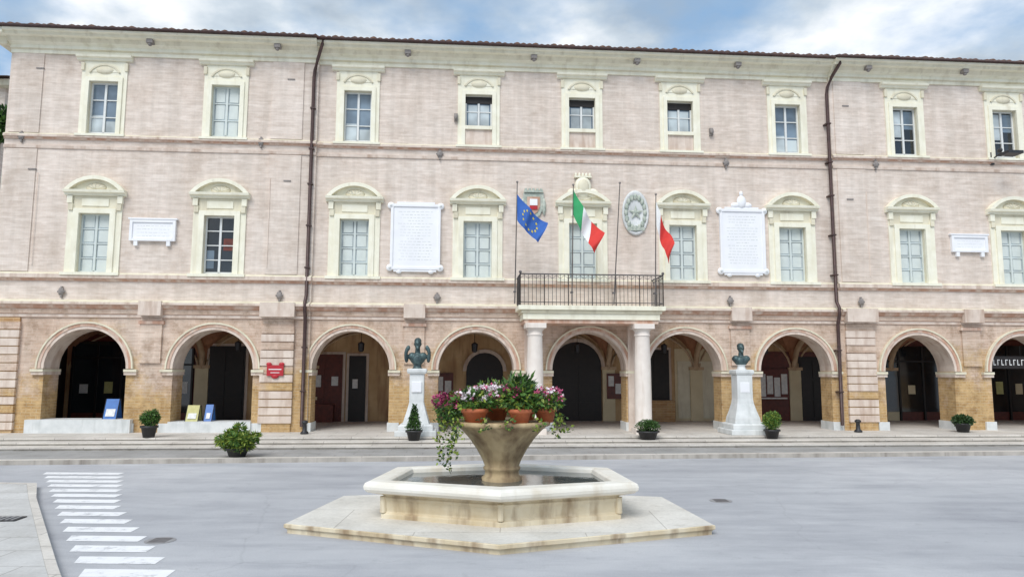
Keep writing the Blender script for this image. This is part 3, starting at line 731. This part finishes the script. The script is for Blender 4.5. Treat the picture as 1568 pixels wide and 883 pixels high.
for x,y,r in pots:
    pt.lathe(x,y,[(r*.7,1.50),(r*.95,1.66),(r*1.08,1.665),(r*1.08,1.72),(r*.9,1.72)],'pot',20)
pt.build('flower_pots',fe)
fl=MB(); G=['leafA','leafB','leafB','leafB','leafC']
fl.leaves((-.40,-.30,1.84),(.36,.28,.16),850,.085,G,.3,1.7); fl.leaves((.28,-.42,1.88),(.34,.28,.2),950,.085,G,.3,1.7); fl.leaves((.72,-.15,1.82),(.24,.25,.15),600,.08,G,.3,1.68)
fl.leaves((-.82,-.1,1.74),(.25,.3,.2),650,.075,G+['leafA'],.3); fl.leaves((0,.35,1.9),(.7,.4,.22),1200,.09,G,.3,1.68)
fl.leaves((.28,-.3,2.0),(.24,.2,.18),260,.16,['leafA','leafB'],.3,None,.25)
def blossoms(c,rad,n,keys):
    for _ in range(n):
        while True:
            p=Vector((random.uniform(-1,1),random.uniform(-1,1),random.uniform(-.3,1)))
            if .6<p.length<1.1: break
        q=Vector((c[0]+p.x*rad[0],c[1]+p.y*rad[1],c[2]+p.z*rad[2])); k=random.choice(keys)
        for w in range(8): fl.leaf(q+Vector((random.gauss(0,.022),random.gauss(0,.022),random.gauss(0,.014))),.046,k,None,.9)
blossoms((-.38,-.30,1.90),(.32,.26,.15),75,['fl_w','fl_w','fl_w','fl_p']); blossoms((-.1,-.1,2.0),(.25,.25,.08),30,['fl_w','fl_w','fl_p']); blossoms((.74,-.15,1.90),(.22,.22,.14),42,['fl_w','fl_p','fl_p'])
blossoms((-.84,-.15,1.80),(.25,.25,.16),60,['fl_m','fl_m','fl_p']); blossoms((.3,-.42,1.95),(.3,.24,.18),16,['fl_m','fl_p']); blossoms((.2,.3,2.0),(.5,.3,.12),34,['fl_w','fl_p','fl_m'])
for (x,y,z0,ln,dx) in [(-.78,-.28,1.6,.85,-.02),(-.86,-.2,1.62,.75,-.06),(-.72,-.40,1.58,.6,.0),(-.66,-.5,1.6,.35,.05),(.86,-.2,1.62,.3,.1),(.8,-.38,1.62,.36,.04),(.92,-.05,1.6,.26,.14),(-.25,-.75,1.6,.22,0),(.1,-.78,1.6,.18,0),(-.95,.0,1.6,.45,-.05),(.55,-.62,1.6,.22,0)]:
    n=int(ln/.022)
    for q in range(n):
        t=q/n; p=Vector((x+dx*t+.04*math.sin(t*7+x*9),y-.03*t+.03*math.cos(t*6),z0-ln*t))
        for w in range(3): fl.leaf(p+Vector((random.gauss(0,.028),random.gauss(0,.028),0)),random.uniform(.04,.075),random.choice(['leafB','leafC','leafC','leafA']),None,.7)
fl.build('flowers_and_ivy',fe)
# ------------------------------------------------------------------ monuments
def monument(name,u,y,variant):
    e=empty(name,W(u,y,FL+.004),ANG)
    m=MB(); k='marble_w'; s2=math.sqrt(2)
    def sq(pr): m.lathe(0,0,[(r*s2,z) for r,z in pr],k,4,False,math.pi/4)
    sq([(.62,0),(.62,.14),(.60,.16)]); sq([(.52,.161),(.52,.30),(.46,.34)])
    if variant: sq([(.42,.341),(.40,.5),(.33,.72),(.27,.95),(.25,1.1),(.25,1.86)])
    else: sq([(.40,.341),(.34,.55),(.28,.75),(.24,.9),(.22,1.0),(.22,1.80),(.22,1.86)])
    sq([(.27,1.861),(.30,1.92),(.30,2.0),(.26,2.02)])
    m.lathe(0,0,[(.17,2.02),(.13,2.06),(.12,2.14),(.16,2.18)],k if variant else 'bronze',16)
    m.box(-.15,.15,-.262,-.2,1.3,1.62,'marble')
    m.build('pedestal',e,bevel=.01)
    b=MB(); Z=2.18
    b.ball((0,0,Z+.13),(.24,.15,.17),'bronze',16,10); b.ball((-.17,0,Z+.19),(.13,.12,.11),'bronze',12,8); b.ball((.17,0,Z+.19),(.13,.12,.11),'bronze',12,8)
    b.ball((0,-.02,Z+.05),(.17,.12,.12),'bronze',12,8)
    b.tube([(0,.01,Z+.22),(0,-.01,Z+.42)],[.09,.075],'bronze',12)
    b.ball((0,-.02,Z+.53),(.105,.125,.145),'bronze',16,12); b.ball((0,-.075,Z+.45),(.07,.07,.06),'bronze',10,8)
    b.ball((0,-.145,Z+.52),(.02,.03,.035),'bronze',8,6); b.ball((-.105,0,Z+.52),(.02,.03,.04),'bronze',8,6); b.ball((.105,0,Z+.52),(.02,.03,.04),'bronze',8,6)
    b.ball((0,.02,Z+.60),(.115,.125,.10),'bronze',12,8); b.ball((0,-.12,Z+.41),(.05,.05,.06),'bronze',8,6)
    for s_ in (-1,1): b.ball((s_*.042,-.13,Z+.555),(.025,.02,.01),'bronze',8,6)
    if not variant:
        for s_ in (-1,1):
            for q in range(7):
                a=-.7+q*.35; b.ball((s_*(.27+.09*math.cos(a)),-.02,Z+.22+.2*math.sin(a)),(.06,.05,.075),'bronze',8,6)
        b.ball((0,-.15,Z+.1),(.14,.05,.14),'bronze',10,8)
    o=b.build('bust',e)
    if not variant: o.scale=(1,1,1.15); o.location.z=-.33
    md=o.modifiers.new('r','REMESH'); md.mode='VOXEL'; md.voxel_size=.014; md.use_smooth_shade=True
    sm=o.modifiers.new('s','SMOOTH'); sm.factor=.5; sm.iterations=2
monument('bust_monument',-3.04,-1.30,False)
monument('bust_monument',7.33,-1.25,True)
# ------------------------------------------------------------------ potted plants
def potted(name,loc,pr,ph,cr,crz,zc,n,keys,size,kind='round'):
    m=MB(); m.lathe(0,0,[(pr*.65,0),(pr*.9,ph*.8),(pr*1.05,ph*.82),(pr*1.05,ph),(pr*.9,ph),(pr*.88,ph*.94)],'blackpot',20)
    m.lathe(0,0,[(pr*.88,ph*.9),(pr*.85,ph*.95)],'soil',16)
    for q in range(5):
        a=q*1.3; m.tube([(0,0,ph*.8),(.4*cr*math.cos(a),.4*cr*math.sin(a),zc)],[.02,.008],'soil',5)
    if kind=='cone':
        for q in range(7):
            t=q/6; m.leaves((0,0,ph+.08+crz*t),(cr*(1-.8*t),cr*(1-.8*t),.12),int(n*(1-.6*t)/4),size,keys,.4)
    elif kind=='spiky':
        m.leaves((0,0,zc),(cr,cr*.9,crz),n,size,keys,.3,None,.3)
        for q in range(8):
            a=q*.785+random.uniform(-.3,.3); r=cr*random.uniform(.4,1.0); m.leaves((r*math.cos(a),r*math.sin(a),zc+crz*random.uniform(.1,.9)),(cr*.28,cr*.28,crz*.45),n//10,size,['leafC','leafB'],.3,None,.3)
        m.leaves((.02,0,zc+crz*1.25),(cr*.35,cr*.3,crz*.8),n//5,size,['leafC','leafB','leafB'],.2,None,.3)
    else:
        m.leaves((0,0,zc),(cr,cr,crz),n,size,keys,.45)
        for q in range(5):
            a=random.uniform(0,6.28); m.leaves((cr*.6*math.cos(a),cr*.6*math.sin(a),zc+crz*random.uniform(-.2,.6)),(cr*.45,cr*.45,crz*.5),n//7,size,keys,.4)
    m.build(name,None,loc)
potted('potted_shrub',W(-10.75,-1.9,.334),.24,.34,.25,.22,.55,1500,['leafA','leafB','leafB'],.06)
potted('potted_bush',W(-7.35,-4.85,.10),.30,.24,.42,.22,.38,1700,['leafB','leafC','leafC','leafA'],.12,'spiky')
potted('potted_conifer',W(-3.05,-2.35,.258),.24,.30,.22,.55,.5,1700,['leafA','leafA','leafB'],.06,'cone')
potted('potted_boxwood',W(3.95,-2.3,.258),.33,.26,.34,.18,.40,1600,['leafA','leafA','leafB'],.05)
potted('potted_box_shrub',W(7.85,-2.2,.258),.24,.28,.25,.26,.53,1500,['leafB','leafB','leafC'],.06)
potted('potted_fern',W(14.9,-1.0,.333),.26,.3,.32,.16,.38,900,['leafA','leafA'],.08)
# ------------------------------------------------------------------ signs etc.
s=MB(); s.box(-.26,.26,-.04,.0,-.17,.17,'red'); s.box(-.2,.2,-.045,-.03,.02,.05,'fwhite'); s.box(-.14,.14,-.045,-.03,-.08,-.06,'fwhite'); s.ball((-.2,-.02,.2),(.09,.03,.06),'red',8,6); s.ball((.2,-.02,.2),(.09,.03,.06),'red',8,6); s.ball((0,-.02,-.19),(.12,.03,.07),'red',8,6)
s.build('red_wall_sign',None,W(-7.62,-.24,2.28),ANG)
def aboard(name,u,y,z,k,w=.5,h=.9):
    m=MB()
    for s_ in (-1,1):
        e_=.012*s_
        m.quad([(-w/2,s_*.22,0),(w/2,s_*.22,0),(w/2,s_*.03,h),(-w/2,s_*.03,h)],k)
        m.quad([(-w/2+.07,s_*.20+e_,.08),(w/2-.07,s_*.20+e_,.08),(w/2-.07,s_*.115+e_,h*.5),(-w/2+.07,s_*.115+e_,h*.5)],'paper')
        for x in (-w/2,w/2): m.tube([(x,s_*.22,0),(x,s_*.03,h)],.015,'iron',5)
    m.build(name,None,W(u,y,z),ANG)
aboard('blue_sandwich_board',-12.75,.2,.74,'blue',.42,.62)
aboard('poster_stand',-10.25,.25,.66,'yellow',.40,.5); aboard('poster_stand',-9.75,.25,.66,'blue',.26,.52)
sg=MB(); sg.box(-.7,.7,-.03,.03,-.22,.22,'dark')
for q in range(8):
    x=-.55+q*.15; sg.box(x,x+.025,-.036,-.03,-.1,.1,'fwhite'); sg.box(x+.025,x+.09,-.036,-.03,.07 if q%2 else -.1,.1 if q%2 else -.07,'fwhite')
sg.tube([(-.5,0,.2),(-.5,0,.6)],.012,'iron',5); sg.tube([(.5,0,.2),(.5,0,.6)],.012,'iron',5)
sg.build('hanging_shop_sign',None,W(17.75,.4,2.65),ANG)
for u in (11.35,-6.5):
    m=MB(); m.lathe(0,0,[(.12,0),(.13,.04),(.07,.1),(.06,.3),(.1,.34),(.1,.38),(.04,.42)],'iron',14); m.build('cast_iron_bollard',None,W(u,-.9,.333))
m=MB(); m.tube([(0,0,0),(0,-.5,.1),(0,-.9,0)],.025,'iron',6); m.box(-.28,.28,-1.15,-.75,-.1,.0,'iron'); m.box(-.06,.06,-.06,0,-.2,.25,'iron'); m.ball((.1,-.3,.25),(.07,.12,.08),'iron')
m.build('wall_floodlight',None,W(17.3,-.12,9.9),ANG)
# ------------------------------------------------------------------ neighbour building (left, set back)
nb=MB(); nb.box(-45,-24.2,33,45,0,15.6,'brick'); nb.box(-45.3,-23.8,32.6,45.3,15.6,15.9,'cream2')
for q in range(4):
    for z in (4.5,8.2,12):
        x=-43+q*5; nb.box(x-.8,x+1.0,32.93,33.02,z-.15,z+2.1,'cream'); nb.box(x-.6,x+.8,32.90,32.99,z,z+1.9,'gdark')
nb.quad([(-45.6,32.2,15.9),(-23.6,32.2,15.9),(-23.6,39,18),(-45.6,39,18)],'tile'); nb.quad([(-45.6,45.6,15.9),(-45.6,39,18),(-23.6,39,18),(-23.6,45.6,15.9)],'tile')
nb.build('neighbouring_house')
iv=MB(); iv.leaves((-24.2,32.4,13.6),(1.0,.6,.8),1300,.3,['leafA','leafB'],.3); iv.build('climbing_plant')
# ------------------------------------------------------------------ sky and light
SE,SA=math.radians(48),math.radians(200)
wd=bpy.data.worlds.new("World"); scene.world=wd; wd.use_nodes=True; nt=wd.node_tree
bg=nt.nodes['Background']; sky=N(nt,'ShaderNodeTexSky',sky_type='NISHITA'); sky.sun_disc=False; sky.sun_elevation=SE; sky.sun_rotation=SA; sky.dust_density=1.5
tc=N(nt,'ShaderNodeTexCoord'); sp=N(nt,'ShaderNodeSeparateXYZ'); nt.links.new(tc.outputs['Generated'],sp.inputs[0])
zz=N(nt,'ShaderNodeMath',operation='ADD'); nt.links.new(sp.outputs[2],zz.inputs[0]); zz.inputs[1].default_value=.18
dv=[]
for i in (0,1):
    d=N(nt,'ShaderNodeMath',operation='DIVIDE'); nt.links.new(sp.outputs[i],d.inputs[0]); nt.links.new(zz.outputs[0],d.inputs[1]); dv.append(d)
cx=N(nt,'ShaderNodeCombineXYZ'); nt.links.new(dv[0].outputs[0],cx.inputs[0]); nt.links.new(dv[1].outputs[0],cx.inputs[1])
f=noise(nt,cx.outputs[0],1.9,8,.52); cov=ramp(nt,f,[(.40,(0,0,0)),(.56,(1,1,1))])
mp=N(nt,'ShaderNodeMapping'); mp.inputs['Location'].default_value=(3.1,1.7,0); nt.links.new(cx.outputs[0],mp.inputs[0])
f2=noise(nt,mp.outputs[0],2.4,7,.52); cc=ramp(nt,f2,[(.38,(2.7,3.3,4.0)),(.49,(4.3,4.9,5.5)),(.60,(7.0,7.2,7.4))])
skb=mixc(nt,.6,sky.outputs[0],(2.3,3.9,5.9))
col=mixc(nt,cov,skb,cc)
nt.links.new(col,bg.inputs['Color']); bg.inputs['Strength'].default_value=.15
sl_=bpy.data.lights.new('sun','SUN'); sl_.energy=2.4; sl_.angle=math.radians(32); sl_.color=(1,.98,.95)
so=bpy.data.objects.new('sun',sl_); scene.collection.objects.link(so)
d=Vector((math.sin(SA)*math.cos(SE),math.cos(SA)*math.cos(SE),math.sin(SE)))
so.rotation_euler=d.to_track_quat('Z','Y').to_euler()
scene.view_settings.view_transform='Standard'; scene.view_settings.look='None'; scene.view_settings.exposure=0
# ------------------------------------------------------------------ camera
cam=bpy.data.cameras.new('camera'); cam.lens=36*1100/1568; cam.sensor_width=36; cam.clip_end=2000
co=bpy.data.objects.new('camera',cam); scene.collection.objects.link(co)
co.matrix_world=Matrix.Translation((0,0,2.3))@Matrix.Rotation(math.pi/2+.1137,4,'X')@Matrix.Rotation(.0034,4,'Z')
scene.camera=co
